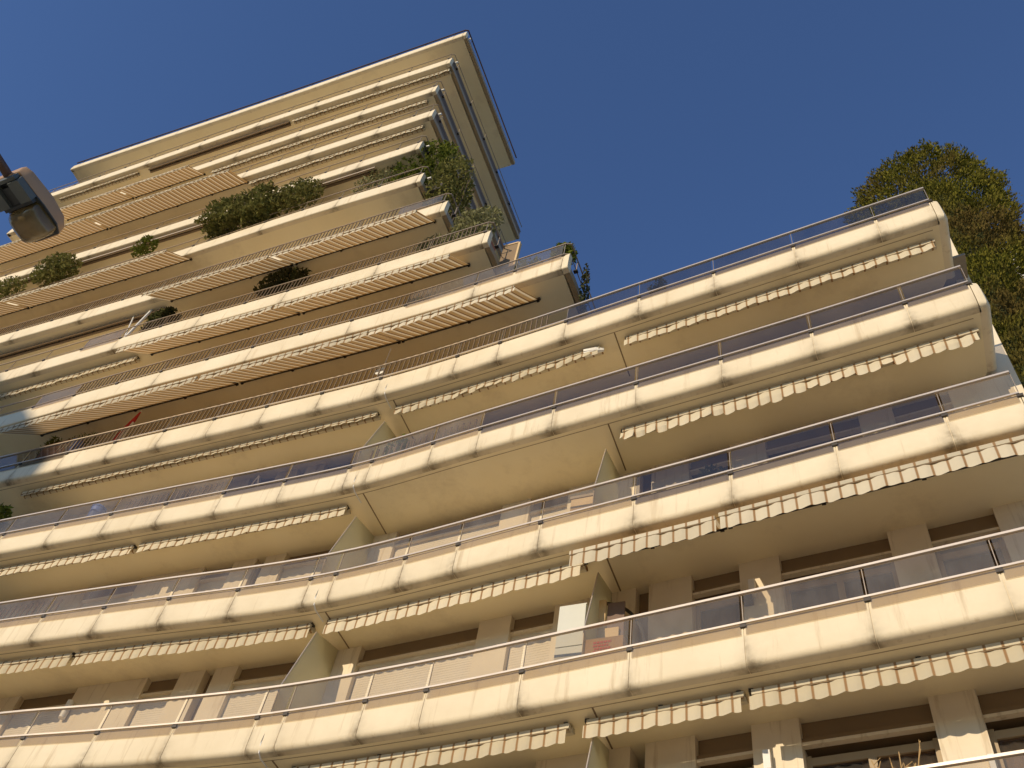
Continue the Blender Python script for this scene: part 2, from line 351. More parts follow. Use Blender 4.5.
def balcony(k):
    R, so = RZ(k), sof(k)
    out = outline(k); m = MB()
    zt = so + .17
    nr = normals(out); edge = [(x + nr[i][0] * .165, y + nr[i][1] * .165) for i, (x, y) in enumerate(out)]
    lx, rx = edge[0][0], edge[-1][0]
    if k > 4: poly = edge + [(lx, edge[-1][1])]
    else: poly = edge + [(x, y + 1.9) for x, y in reversed(run(k, lx, rx - .3, 1.0))]
    m.prism(poly, so, zt)
    root = m.build('balcony', MT['soffit'], BLD)
    # parapet panels
    top = -.57 if k < 13 else -.16
    top = -.50 if k < 13 else top
    rr = (.085 if k < 3 else .09) if k < 5 else .045              # radius of the rounded lower edge
    prof = [(.16, top), (.05, top), (.028, top - .03), (.012, top - .10), (.004, top - .25), (.0, top - .46), (.0, top - .70 + rr)]
    prof += [(rr - rr * math.cos(w), top - .70 + rr - rr * math.sin(w)) for w in (.45, .85, 1.25)] + [(rr, top - .70), (.17, top - .70)]
    if k == 13: prof = [(.16, top), (.03, top), (.0, top - .03), (.0, top - .40), (.005, top - .43), (.02, top - .452), (.05, top - .462), (.17, top - .462)]
    prof = [(d, R + z) for d, z in prof]; n = len(prof)
    m = MB(); ps = posts(k); ch = .16
    m.sweep(run(k, LEFT[k] + .1, RIGHT[k] - .2, .5), [(d + .012, z + (.004 if j > 6 else -.004)) for j, (d, z) in enumerate(prof)])
    joints = [LEFT[k]] + ps
    if k >= 5: joints = [LEFT[k]] + ps[::2] + ([ps[-1]] if len(ps) % 2 == 0 else [])
    for a, b in zip(joints[:-1], joints[1:]):
        w = .0045; a += w; b -= w
        xs = [a, a + .02, a + .05, a + .09, a + .16, a + .3] + list(np.linspace(a + .5, b - .5, max(2, int((b - a) / .35)))) + [b - .3, b - .16, b - .09, b - .05, b - .02, b]
        if b - a < 1.2: xs = [a, a + .02, a + .07, a + .16, (a + b) / 2, b - .16, b - .07, b - .02, b]
        sa, sb = random.uniform(.3, 1.0), random.uniform(.3, 1.0)
        def gr(i, j, xs=xs, a=a, b=b, sa=sa, sb=sb):
            low = min(1, max(0, (j - 3) / 5.0)) if k < 13 else .2
            e = max(sa * math.exp(-(xs[i] - a) / (.02 + .11 * low)), sb * math.exp(-(b - xs[i]) / (.02 + .11 * low)))
            return min(.9, e * (.06 + 1.9 * low))
        m.sweep([(x, front(k, x)) for x in xs], prof, grime=gr)
    b = RIGHT[k]; p0 = ps[-1] + .008
    corner = [(x, front(k, x)) for x in np.linspace(p0, b - ch, 3)] + [(b - .045, front(k, b) + .05), (b, front(k, b) + ch)]
    side = [(b, y) for y in np.arange(front(k, b) + ch + .3, front(k, b) + SIDE[k], .5)] + [(b, front(k, b) + SIDE[k])]
    if k < 5: m.sweep(corner + side, prof)
    else:
        y0 = front(k, b - .05)
        m.sweep([(x, front(k, x)) for x in np.linspace(p0, b - .02, 4)], prof)
        kz = R + (top - .70 if k < 13 else top - .462)
        fk = MB(); fk.sweep([(b - .02, y0 + .16)] + side, [(.0, kz), (.0, kz + .24), (.13, kz + .24), (.13, kz)]); fk.build('flank_kerb', MT['frame'], root)
        fr_ = MB(); fr_.sweep([(b - .02, y0 + .05)] + side, [(.05, kz + .26), (.05, R - .34), (.065, R - .34), (.065, kz + .26)]); 
        if k < 13 and k >= 9: fr_.build('flank_screen', MT['bar'], root)
    if k >= 11:
        a = LEFT[k]; m.sweep([(a - .0, front(k, a) + 3), (a, front(k, a) + .02), (a + .02, front(k, a))], prof)
    m.build('parapet', MT['parapet'], root, smooth=True)
    if k <= 4:
        dg = MB(); dg.sweep(run(k, LEFT[k] + .3, RIGHT[k] - .3, .5), [(.235, so - .002), (.235, so + .01), (.25, so + .01), (.25, so - .002)]); dg.build('drip_groove', MT['frame'], root)
    # rails
    hr = [(-.022, -.036), (-.022, 0), (.026, 0), (.026, -.036)]
    lr = [(-.03, -.55), (-.03, -.52), (-.002, -.52), (-.002, -.55)]
    if k >= 5: hr = [(-.012, -.026), (-.012, 0), (.016, 0), (.016, -.026)]; lr = [(-.02, -.545), (-.02, -.525), (-.002, -.525), (-.002, -.545)]
    front_path = run(k, LEFT[k], RIGHT[k] - .16, .5) + [(RIGHT[k] - .03, front(k, RIGHT[k]) + .06), (RIGHT[k] - .02, front(k, RIGHT[k]) + SIDE[k])]
    if k <= 4: front_path = run(k, LEFT[k], RIGHT[k] - .18, .5)
    if k == 13:
        m = MB(); m.sweep(front_path, [(-.03, R + .12), (-.03, R + .165), (.02, R + .165), (.02, R + .12)]); m.build('handrail', MT['pole'], root)
    else:
        m = MB(); m.sweep(front_path, [(d, R + z) for d, z in hr]); hand = m
        if k <= 12:
            m = MB(); m.sweep(front_path, [(d, R + z) for d, z in lr]); m.build('lower_rail', MT['rail'] if k < 5 else MT['thinrail'], root)
    # posts with their dark brackets: single ones where they show, one mesh high up
    each = k <= 4; allp = MB(); allb = MB()
    xs = list(ps)
    pts = [(x, front(k, x), 0) for x in xs]
    if k >= 5: pts += [(RIGHT[k], y, 1) for y in np.arange(front(k, RIGHT[k]) + .5, front(k, RIGHT[k]) + SIDE[k], 1.6)]
    for x, y, sd in pts:
        slope = 0 if sd else (front(k, x + .1) - front(k, x - .1)) / .2
        t = Vector((1, slope, 0)).normalized() if not sd else Vector((0, 1, 0)); nn = Vector((-t.y, t.x, 0))
        P = Vector((x, y, R))
        pm = MB() if each else allp; bm_ = MB() if each else allb
        pm.obox(P + nn * .022 + Vector((0, 0, -.29 if k < 13 else -.12)), (t, nn, Vector((0, 0, 1))), (.0055, .010, .27))
        bm_.obox(P + nn * .03 + Vector((0, 0, -.578)), (t, nn, (0, 0, 1)), (.042, .05, .024))
        if each:
            if x < -17 and k < 3: continue
            po = pm.build('post', MT['post'], root); bm_.build('bracket', MT['dark'], root)
    if k == 13: allp.build('rail_post', MT['dark'], root)
    if k < 13:
        if each: hand.build('handrail', MT['rail'], root)
        else:
            hand.add(allp.v, allp.f); hand.build('handrail', MT['thinrail'], root, extra=(allb, MT['dark']))
    # infill: glass panes, or close-set bars
    bars = {4: (-18.6, -5.25), 5: (-19.6, -8.4), 6: (-18.9, -8.0), 7: (-27.5, -11.0)}.get(k)
    if k == 13: return root
    edges = [LEFT[k] + .05] + ps
    if each or k in (5, 6):
        bm2 = MB()
        for a, b in zip(edges[:-1], edges[1:]):
            mid = (a + b) / 2
            if bars and bars[0] < mid < bars[1]:
                continue
            if b < -21: continue
            g = MB(); gap = .03
            g.sweep(run(k, a + gap, b - gap, .5), [(-.012, R - .73), (.004, R - .036)], closed=False)
            g.build('glass_pane', MT['slate'] if (k == 4 or (k == 3 and (mid > -6.5 or -12.4 < mid < -9.2)) or (k == 2 and mid > -3.4 and mid < 1.4)) else MT['glass'], root)
    elif k == 7:
        g = MB(); g.sweep(run(k, bars[1] if bars else LEFT[k] + .1, RIGHT[k] - .25, .6), [(.0, R - .62), (.004, R - .036)], closed=False)
        g.build('glass_pane', MT['glass'], root)
    if bars:
        bb = MB(); x = bars[0]
        while x < bars[1]:
            y = front(k, x); bb.obox((x, y + .01, R - .29), ((1, 0, 0), (0, 1, 0), (0, 0, 1)), (.009, .012, .25)); x += .125
        bb.build('baluster_panel', MT['bar'], root)
    if k == 3:                               # a second screen of bars stands behind some panes
        for a, b in ((-9.0, -6.5), (-15.0, -12.6)):
            bb = MB(); x = a
            while x < b:
                y = front(k, x) + .10; bb.box((x - .014, y - .01, R - 1.0), (x + .014, y + .01, R - .06)); x += .14
            bb.build('baluster_panel', MT['bar'], root)
    if k == 2:
        bb = MB(); x = -18.5
        while x < -15.0:
            y = front(k, x) + .10; bb.box((x - .014, y - .01, R - 1.0), (x + .014, y + .01, R - .06)); x += .14
        bb.build('baluster_panel', MT['bar'], root)
    # roller of joint between the two halves of the lower wing
    return root
BALC = {k: balcony(k) for k in range(0, 14)}
# roof slabs closing each step and the tower top
m = MB()
for k in range(1, 14):
    z = sof(k) + .10
    b = RIGHT[k] - 1.0 if k > 4 else END_X - .02
    a = LEFT[k] + .8
    back = 15.0 if k <= 4 else front(k, RIGHT[k]) + SIDE[k]
    if k == 4: m.prism([(x, y + 1.0) for x, y in run(k, a, b, 1.0)] + [(b, back), (a, back)], z, z + .06)
m.build('roof', MT['roof'], BLD)
# tower slab underside continues back along its flank
# joints in the soffits and white drain pipes at the joint between the two halves
for k in (1, 2, 3, 4):
    x = -9.1; y = front(k, x)
    m = MB(); m.tube([(x, y + .02, RZ(k) - .56), (x, y - .002, RZ(k) - 1.05), (x, y + .035, RZ(k) - 1.20), (x, y + .12, RZ(k) - 1.245), (x, y + .42, RZ(k) - 1.245)], .012, 8)
    m.build('drain_pipe', MT['white'], BALC[k], smooth=True)
    for xx in (-9.1 + .12, -3.85):
        m = MB(); yy = front(k, xx); m.box((xx - .012, yy + .25, sof(k) - .006), (xx + .012, yy + WALL_D, sof(k) + .01)); m.build('soffit_joint', MT['shutter'], BALC[k])
# frosted glass screens between neighbours
for k, x, full in ((0, -9.2, 1), (1, -9.2, 1), (1, -4.0, 1), (2, -9.25, 1), (2, -4.0, 1), (3, -9.3, 1), (0, -3.9, 1)):
    y = front(k, x); z1 = sof(k + 1) - .02; yw = wall_pt(min(k, 3), x) - .02; m = MB()
    prof = [(y + .10, floor_z(k)), (yw, floor_z(k)), (yw, z1), (y + .46, z1 - .2), (y + .07, RZ(k) + .02)]
    m.add([(x - .012, a, b) for a, b in prof] + [(x + .012, a, b) for a, b in prof], [(4, 3, 2, 1, 0), (5, 6, 7, 8, 9)] + [(i, (i + 1) % 5, 5 + (i + 1) % 5, 5 + i) for i in range(5)])
    m.build('screen', MT['frost'], BALC[k])
    m = MB(); m.tube([(x, y + .455, z1 - .2), (x, y + .06, RZ(k) + .02), (x, y + .09, floor_z(k))], .012, 6); m.build('edge_trim', MT['rail'], BALC[k])
# windows
k_win = []
for k in (0, 1, 2, 3):
    z0, z1 = floor_z(k), sof(k + 1)
    for w0, w1 in WIN:
        if k == 0 and w1 < -3: continue
        y0, y1 = wall_pt(k, w0), wall_pt(k, w1)
        t = Vector((w1 - w0, y1 - y0, 0)); Lw = t.length; t.normalize(); nn = Vector((-t.y, t.x, 0)); O = Vector((w0, y0, 0))
        def seg(mb, a, b, d0, d1, za, zb):
            c = O + t * ((a + b) / 2) + nn * ((d0 + d1) / 2); c.z = (za + zb) / 2
            mb.obox(c, (t, nn, (0, 0, 1)), ((b - a) / 2 - .001, (d1 - d0) / 2, (zb - za) / 2))
        f = MB(); g = .17
        if Lw < .4:
            seg(f, 0, Lw, g, g + .05, z0, z1); f.build('window', MT['shutter'], BLD); continue
        zt = z1 - .36
        seg(f, 0, .07, g, g + .07, z0, zt - .1); seg(f, Lw - .07, Lw, g, g + .07, z0, zt - .1); seg(f, .07, Lw - .07, g, g + .07, zt - .24, zt - .13)
        seg(f, .07, Lw - .07, g, g + .07, z0, z0 + .1)
        if Lw > 1.1: seg(f, Lw / 2 - .05, Lw / 2 + .05, g - .01, g + .08, z0 + .1, zt - .24)
        w = f.build('window', MT['frame'], BLD)
        bx = MB(); seg(bx, 0, Lw, .13, .40, zt, z1 - .005); seg(bx, 0, Lw, .05, .13, zt + .012, zt + .075); bx.build('shutter_box', MT['shutter'], w)
        ld = MB(); seg(ld, 0, Lw, .03, .125, zt - .035, zt + .008); ld.build('lintel', MT['wall'], w)
        if k >= 1 and w1 < -4:               # closed cream roller shutter
            sh = MB(); z = z0 + .02
            while z < zt - .06:
                seg(sh, .005, Lw - .005, .10, .125, z, z + .047); z += .05
            sh.build('roller_shutter', MT['slats'], w); continue
        pn = MB(); seg(pn, .07, Lw - .07, g + .03, g + .04, z0 + .1, zt - .24); pn.build('pane', MT['pane'], w)
        if random.random() < .9 or Lw > 1.2:
            cu = MB(); pth = []; nseg = int(Lw / .03)
            for i in range(nseg + 1):
                a = .05 + (Lw - .1) * i / nseg; q = O + t * a + nn * (g + .15 + .02 * math.sin(a * 42)); pth.append((q.x, q.y))
            if k == 0: pth = pth[:int(len(pth) * .42)] if random.random() < .5 else pth[int(len(pth) * .4):]
            cu.sweep(pth, [(0, z0 + .02), (0, zt - .1), (.004, zt - .1), (.004, z0 + .02)]); cu.build('curtain', MT['curtain'], w)
# ------------------------------------------------------------------ awnings
SC = .20
def valance(k, a, b, d, zt, h, ragged=0, wob=.010):
    m = MB(); n = max(8, int((b - a) / SC * 12)); step = (b - a) / n
    hs = random.uniform(.85, 1.1)
    cut = False; vs = []; cell = -1
    for i in range(n + 1):
        x = a + step * i; ph = (x / SC) % 1.0
        if int(math.floor(x / SC)) != cell:
            cell = int(math.floor(x / SC)); hs = 1 + random.uniform(-.35, .22) * ragged; lean = random.uniform(-.05, .05) * (.12 + ragged)
        dip = .028 * math.sin(math.pi * ph) if not ragged else .07 * math.sqrt(max(0, math.sin(math.pi * ph)))
        y = front(k, x) + d + wob * math.sin(x * 5.3 + k) + .007 * math.sin(x / SC * 2 * math.pi + .6) + .008 * math.sin(x * 13.1)
        zb = zt - (h - (.034 if not ragged else .07)) * hs - dip
        vs.append(((x, y, zt), (x, y - lean * .2 - .004, (zt + zb) / 2), (x, y - lean, zb)))
    V = [p for c in vs for p in c]
    m.add(V, [q for i in range(n) for q in ((3*i, 3*i+1, 3*i+4, 3*i+3), (3*i+1, 3*i+2, 3*i+5, 3*i+4))])
    return m
def awning(k, a, b, ext=None, drop=.4, h=.20, d=.42, ragged=0, label=None, bare=False, backd=None, bits=True):
    """awning under storey k's soffit between a and b; EXT = inward offset of the front bar of a rolled-out one"""
    z = sof(k); m = MB(); dd = d if ext is None else ext
    if ext is None:
        m.sweep(run(k, a, b), [(d + .10, z - .03), (d + .07, z - .075), (d + .10, z - .12), (d + .16, z - .12), (d + .19, z - .075), (d + .16, z - .03)])
        root = m.build('awning', MT['bar'] if bare else MT['valance'], BLD, smooth=True); zb = z - .055
    else:
        bd = backd if backd is not None else ext + 1.0
        pth = run(k, a, b, .06); nn = 6
        for i, (x, y) in enumerate(pth):
            for j in range(nn + 1):
                t = j / nn; sag = .05 * math.sin(math.pi * t) + .012 * math.sin(x * 9 + j)
                m.v.append((x, y + bd + (ext - bd) * t, z - .06 + (.06 - drop) * t - sag * .4)); m.g.append(0)
        for i in range(len(pth) - 1):
            for j in range(nn):
                p = i * (nn + 1) + j; m.f.append((p, p + nn + 1, p + nn + 2, p + 1))
        root = m.build('awning', MT['fabric'], BLD, smooth=True); zb = z - drop + .03
        r = MB(); r.sweep(run(k, a, b), [(bd - .02, z - .005), (bd - .02, z - .06), (bd + .04, z - .06), (bd + .04, z - .005)]); r.build('roller', MT['dark'], root)
        ar = MB() if k < 4 else None
        nA = max(2, int((b - a) / 2.2))
        for i in range(nA if k < 4 else 0):
            x = a + (b - a) * (i + .5) / nA; y = front(k, x); s = 1 if i % 2 else -1
            ar.tube([(x, y + bd - .04, z - .10), (x + .35 * s, y + (bd + ext) / 2, z - drop * .6), (x, y + ext + .03, z - drop - .01)], .016, 6)
        if ar: ar.build('arm', MT['dark'], root)
    if label: root['label'] = label
    fb = MB(); fb.sweep(run(k, a, b), [(dd - .025, zb - .075), (dd - .025, zb), (dd + .03, zb), (dd + .03, zb - .075)]); fb.build('front_bar', (MT['rail'] if d < .2 else MT['bar']) if bare else MT['valance'], root)
    ln = MB(); ln.sweep(run(k, a + .01, b - .01), [(dd - .018, zb - .088), (dd - .018, zb - .0755), (dd + .015, zb - .0755), (dd + .015, zb - .088)]); ln.build('seam', MT['shutter'], root)
    if not bare: valance(k, a, b, dd - .01, zb - .088, h, ragged).build('valance', MT['valance'], root)
    if bits:
        br = MB(); n = max(2, int((b - a) / 1.4))
        for i in range(n + 1):
            x = a + .03 + (b - a - .06) * i / n; y = front(k, x)
            q = dd + .02 if ext is None else bd - .02; br.box((x - .03, y + q, z - .06), (x + .03, y + q + .09, z - .004))
        q = dd + .05 if ext is None else bd + .01; br.sweep(run(k, a + .03, b - .03), [(q, z - .03), (q, z - .012), (q + .02, z - .012), (q + .02, z - .03)])
        br.build('mounting_bar', MT['dark'], root)
    return root
# lower wing
awning(4, -3.68, 2.23); awning(4, -9.0, -4.25, ragged=.5, h=.17); awning(4, -19.4, -9.45, h=.06, label='tightly rolled awning with almost no valance showing')
awning(3, -3.66, 2.28, ragged=1.0, h=.26, label='rolled awning with a ragged valance hanging in loose tabs')
awning(3, -14.34, -9.42, h=.17); awning(3, -19.2, -14.52, h=.17)
awning(2, -14.28, -9.33, h=.22); awning(2, -19.2, -14.4, h=.22); awning(2, -9.02, -4.25, h=.22)
awning(2, -4.22, -1.95, ext=-.12, drop=.40, backd=.42, h=.25); awning(2, -1.88, 2.35, ext=-.15, drop=.40, backd=.40, h=.25)
awning(1, -8.74, -4.27, h=.22); awning(1, -4.02, -1.88, h=.22); awning(1, -1.78, 2.35, h=.22)
awning(1, -14.0, -9.3, h=.22)
# white end cap bundle on the top left awning
m = MB(); x = -4.3; y = front(4, x) + .42
for i in range(3): m.tube([(x - .25, y + .03 * i, sof(4) - .10 - .03 * i), (x + .0, y + .02, sof(4) - .13), (x + .16, y + .05, sof(4) - .10 - .02 * i)], [.05, .075, .03], 8)
tag(m.build('end_cover', MT['white'], BLD, smooth=True), 'crumpled white cover wrapped round an awning end')
# tower
for a, b in ((-20.8, -14.3), (-14.2, -9.6), (-9.55, -5.92)): awning(5, a, b, ext=-.55, drop=1.3, backd=.55, h=.15)
for a, b in ((-18.45, -13.4), (-13.3, -8.2)): awning(6, a, b, ext=-.42, drop=1.1, backd=.45, h=.13)
awning(6, -26, -18.9, h=.15)
for a, b in ((-19.0, -14.5), (-14.4, -9.68)): awning(7, a, b, ext=-.62, drop=1.05, backd=.22, h=.12)
awning(7, -28, -19.3, bare=True)
for a, b in ((-33.5, -26.6), (-26.5, -19.5)): awning(8, a, b, ext=-.68, drop=1.0, backd=.18, h=.11)
awning(9, -31, -13.1, d=.15, bare=True, bits=False)
for a, b in ((-33.4, -26.2), (-26.1, -19.42)): awning(10, a, b, ext=-.68, drop=.87, backd=.22, h=.10)
awning(10, -19.35, -11.9, d=.25, h=.12)
for a, b in ((-30.0, -26.4), (-26.3, -22.7)): awning(11, a, b, ext=-.5, drop=.85, backd=.24, h=.10)
awning(11, -22.3, -12.35, d=.25, h=.12)
awning(12, -32, -27.5, d=.22, h=.06); awning(12, -26.9, -19.5, d=.25, bare=True); awning(12, -19.3, -11.9, d=.25, h=.12)
# low white lamps on the tower flank
for k in (8, 9, 10, 11, 12, 13):
    m = MB(); x = RIGHT[k] + .06
    for y in (front(k, RIGHT[k]) + .28,):
        m.tube([(x - .1, y, RZ(k) - .45), (x + .04, y, RZ(k) - .45)], .04, 8)
    m.build('flank_light', MT['white'], BALC[k], smooth=True)
# small wall lights and pipes beside the windows
def wall_bits(k, x, zc, w, h, mat, name, d=.08):
    m = MB(); y = wall_pt(k, x); m.box((x - w / 2, y - d, zc - h / 2), (x + w / 2, y - .002, zc + h / 2)); return m.build(name, mat, BLD)
for k in (0, 1):
    wall_bits(k, -1.72, RZ(k) + 1.08, .09, .26, MT['white'], 'wall_light', .14)
    wall_bits(k, -1.80, RZ(k) + .88, .14, .12, MT['dark'], 'meter_box', .12)
m = MB(); x = -14.86; m.tube([(x, wall_pt(1, x) - .08, RZ(1) + .92), (x, wall_pt(1, x) - .08, RZ(1) + 1.30)], .065, 12); m.build('flue', MT['white'], BLD, smooth=True)
wall_bits(0, .80, RZ(0) + .62, .06, .26, MT['white'], 'wall_light', .10)

# ------------------------------------------------------------------ plants
def leaves(n, centre, rad, size, shell=.55, aspect=.5, up=.2, lumps=5, box=False):
    """n small leaf faces through an uneven volume"""
    c = np.array(centre); r = np.array(rad)
    if box: p = rng.uniform(-1, 1, (n, 3)); p[:, 2] = np.abs(p[:, 2]) ** .8 * np.sign(p[:, 2])
    else:
        d = rng.normal(size=(n, 3)); d /= np.linalg.norm(d, axis=1)[:, None]
        p = d * (shell + (1 - shell) * rng.random(n) ** .5)[:, None]
    lc = rng.uniform(-.9, .9, (lumps, 3)); ls = rng.uniform(.25, .5, lumps)
    k = np.argmin(((p[:, None] - lc[None]) ** 2).sum(-1), axis=1)
    p = p * .72 + (lc[k] + (p - lc[k]) * ls[k][:, None] * 1.5) * .35
    p = c + p * r
    t = rng.normal(size=(n, 3)); t[:, 2] += up; t /= np.linalg.norm(t, axis=1)[:, None]
    q = np.cross(t, rng.normal(size=(n, 3))); q /= np.linalg.norm(q, axis=1)[:, None]
    s = size * rng.uniform(.6, 1.3, n)[:, None]
    V = np.stack([p - t * s, p + q * s * aspect, p + t * s, p - q * s * aspect], 1).reshape(-1, 3)
    return V
def leaf_obj(name, V, mat, parent):
    me = bpy.data.meshes.new(name); n = len(V) // 4
    me.vertices.add(4 * n); me.vertices.foreach_set('co', V.astype(np.float32).ravel())
    me.loops.add(4 * n); me.loops.foreach_set('vertex_index', np.arange(4 * n, dtype=np.int32))
    me.polygons.add(n); me.polygons.foreach_set('loop_start', np.arange(0, 4 * n, 4, dtype=np.int32))
    me.update(calc_edges=True); me.validate(); me.materials.append(mat)
    o = bpy.data.objects.new(name, me); col.objects.link(o); o.parent = parent
    off = Vector((0, 0, 0)); w = parent
    while w is not None: off += w.location; w = w.parent
    o.location = -off; return o
def plant(name, label, cat, k, x, zlo, zhi, w, dep=.3, mat='hedge', n=900, size=.07, y=None, fy=None, px=None, group=None, stems=4, box=False, pot=None, lumps=6, aspect=.45):
    """a balcony plant: foliage between zlo and zhi around x, stems down to a planter on the floor"""
    y = front(k, x) + .34 if y is None else y; fz = floor_z(k)
    r = thing(name, (x, y, fz), label, cat, group)
    V = leaves(n, (x, y if fy is None else fy, (zlo + zhi) / 2), (w / 2, dep / 2, (zhi - zlo) / 2), size, shell=.2, box=box, lumps=lumps, aspect=aspect)
    leaf_obj('foliage', V, MT[mat], r)
    m = MB()
    for i in range(stems):
        a = x + (i + .5 - stems / 2) / stems * w * .8; b = a + random.uniform(-.1, .1)
        m.tube([(a, y, fz + .3), ((a + b) / 2 + .03, y, (fz + zhi) / 2), (b, y + random.uniform(-.05, .05), zlo + (zhi - zlo) * .8)], [.018, .012, .006], 6)
    m.build('stem', MT['bark'], r)
    if px is not None: x = px
    m = MB(); m.tube([(x, y, fz + .002), (x, y, fz + .3), (x, y, fz + .34)], [.12, .15, .165], 12) if w < .8 else m.box((x - w / 2, y - .15, fz + .002), (x + w / 2, y + .15, fz + .36))
    m.build('planter', pot or MT['terra'], r)
    return r
r8, r6, r5, r4, r3 = RZ(8), RZ(6), RZ(5), RZ(4), RZ(3)
plant('clipped_hedge', 'dense dark green box hedge along the tower railing, right of the small bright tuft', 'hedge', 8, -17.95, r8 - .3, r8 + 1.35, 2.6, 1.0, 'hedge', 5200, .085, fy=front(8, -17.9) - .2, group='hedges on the tower balcony', box=True, lumps=22, stems=8)
plant('loose_hedge', 'thinner olive bush continuing the dense hedge towards the tower corner', 'hedge', 8, -15.8, r8 - .2, r8 + 1.45, 2.1, .9, 'hedge', 1700, .075, fy=front(8, -16) - .15, group='hedges on the tower balcony', lumps=16, stems=7)
plant('rounded_bush', 'round dark green bush behind the tower railing near the street lamp', 'bush', 8, -26.3, r8 - .1, r8 + 1.6, 2.0, 1.0, 'hedge', 2000, .08, fy=front(8, -26.3) - .2, lumps=16, stems=6)
plant('loose_bush', 'straggly low green bush behind the rail, leftmost plant on its balcony', 'bush', 8, -29.3, r8 - .2, r8 + 1.2, 3.4, .9, 'hedge', 1700, .075, fy=front(8, -31) - .15, lumps=12, stems=8)
plant('small_shrub', 'small bright green tuft peeping over the tower railing left of the box hedge', 'shrub', 8, -22.2, r8 - .1, r8 + 1.15, 1.0, .6, 'bright', 520, .07, stems=3, fy=front(8, -22.2) - .1)
plant('sparse_shrub', 'sparse twiggy shrub with thin leaves left of the lush corner bush', 'shrub', 8, -13.0, r8 - .1, r8 + 2.2, 1.7, .5, 'silver', 700, .07, stems=9, lumps=9)
plant('corner_bush', 'lush bright green bush overflowing the tower corner above the striped awning', 'bush', 8, -11.45, r8 - .2, r8 + 3.5, 2.5, 1.2, 'bright', 3000, .085, y=front(8, -11.5) + .6, stems=9, lumps=18, pot=MT['dark'])
# the corner bush trails down the flank behind
plant('trailing_bush', 'dark dense bush hanging behind the tower corner between the flank rails', 'bush', 7, -10.1, RZ(7) + .1, RZ(7) + 4.4, 1.5, 1.6, 'hedge', 2600, .08, y=front(7, -9.4) + .8, stems=9, lumps=18, pot=MT['dark'])
plant('silver_shrub', 'silvery pale green shrub spilling over the railing corner above the second tower balcony', 'shrub', 6, -8.35, r6 - .3, r6 + 1.8, 1.6, .8, 'silver', 1700, .085, stems=6, lumps=8, aspect=.3)
plant('silver_shrub', 'thin pale grey green shrub beside the awning end, left of the bigger silvery one', 'shrub', 6, -9.5, r6 - .2, r6 + .9, 1.1, .4, 'silver', 520, .07, stems=5, lumps=6, aspect=.3)
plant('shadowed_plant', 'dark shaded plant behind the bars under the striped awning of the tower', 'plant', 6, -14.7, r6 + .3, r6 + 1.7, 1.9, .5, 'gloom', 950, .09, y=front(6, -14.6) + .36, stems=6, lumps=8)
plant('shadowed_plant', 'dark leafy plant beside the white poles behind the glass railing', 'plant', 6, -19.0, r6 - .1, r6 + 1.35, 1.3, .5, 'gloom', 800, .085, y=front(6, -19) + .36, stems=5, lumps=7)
plant('climbing_plant', 'green plant growing over the glass at the lowest tower balcony corner, against the sky', 'plant', 5, -5.35, r5 - .35, r5 + .65, .65, .5, 'bright', 520, .075, y=front(5, -5.2) + .35, stems=4)
plant('climbing_plant', 'low leafy plant topping the glass railing just left of the sky corner plant', 'plant', 5, -6.25, r5 - .35, r5 + .42, .9, .35, 'bright', 420, .065, stems=4)
plant('trailing_vine', 'thin dark vine dangling down the outer flank of the lowest tower balcony', 'vine', 5, -4.86, r5 - 2.2, r5 + .1, .16, .5, 'gloom', 300, .05, y=front(5, -5.0) + .75, stems=2, px=-5.5)
plant('potted_shrub', 'small grey leaved shrub leaning through the bars above a striped awning', 'shrub', 5, -9.3, r5 - .5, r5 + .35, .8, .35, 'gloom', 260, .06, stems=4)
plant('potted_agave', 'spiky light green potted plant behind the bars, near the red parasol', 'plant', 4, -19.6, r4 - .2, r4 + 1.0, .5, .3, 'bright', 200, .10, stems=3, aspect=.18)
plant('potted_fern', 'airy green plant spreading over the terracotta trough beside the blue pot', 'plant', 4, -18.5, r4 - .1, r4 + .75, 1.2, .4, 'bright', 240, .07, stems=4, aspect=.25)
plant('leafy_plant', 'bushy green plant at the left edge beside a wire trellis on the lower wing', 'plant', 3, -19.5, r3 - .4, r3 + 1.1, 1.0, .5, 'bright', 900, .085, stems=5)
plant('small_potted_plant', 'tiny bright green plant beside the frosted screen at the wing joint', 'plant', 3, -8.6, r3 - .3, r3 + .55, .5, .3, 'bright', 240, .06, stems=3)
plant('roof_tuft', 'small dark tuft showing above the rail of the roof terrace against the sky', 'plant', 4, -2.95, r4 - .3, r4 + .38, .45, .3, 'gloom', 200, .06, y=front(4, -2.95) + .3, stems=3)
plant('potted_cactus', 'dark upright plant behind tinted glass beside the folding chair', 'plant', 2, -2.05, RZ(2) - .4, RZ(2) + .12, .5, .3, 'gloom', 200, .06, y=front(2, -2.05) + .35, stems=3)
# bare twigs on the lowest balcony
r = thing('bare_twig_plant', (-.2, front(0, -.2) + .4, floor_z(0)), 'bare pale brown twigs sticking up at the bottom edge before a dark window', 'plant')
m = MB()
for i in range(14):
    a = random.uniform(-.32, .32); b = random.uniform(.55, 1.18) + .2
    base = Vector((-.2, front(0, -.2) + .4, floor_z(0) + .3)); tip = base + Vector((a, random.uniform(-.1, .1), b)); mid = (base + tip) / 2 + Vector((random.uniform(-.05, .05), 0, .03))
    m.tube([base, mid, tip], [.011, .009, .006], 6)
    for j in range(3):
        q = mid.lerp(tip, .4 + .25 * j); m.tube([q, q + Vector((random.uniform(-.10, .10), random.uniform(-.05, .05), random.uniform(.03, .12)))], [.006, .004], 5)
m.build('twig', MT['twig'], r, smooth=True)
m = MB(); m.tube([(-.2, front(0, -.2) + .4, floor_z(0) + .002), (-.2, front(0, -.2) + .4, floor_z(0) + .32)], [.13, .17], 14); m.build('planter', MT['terra'], r)

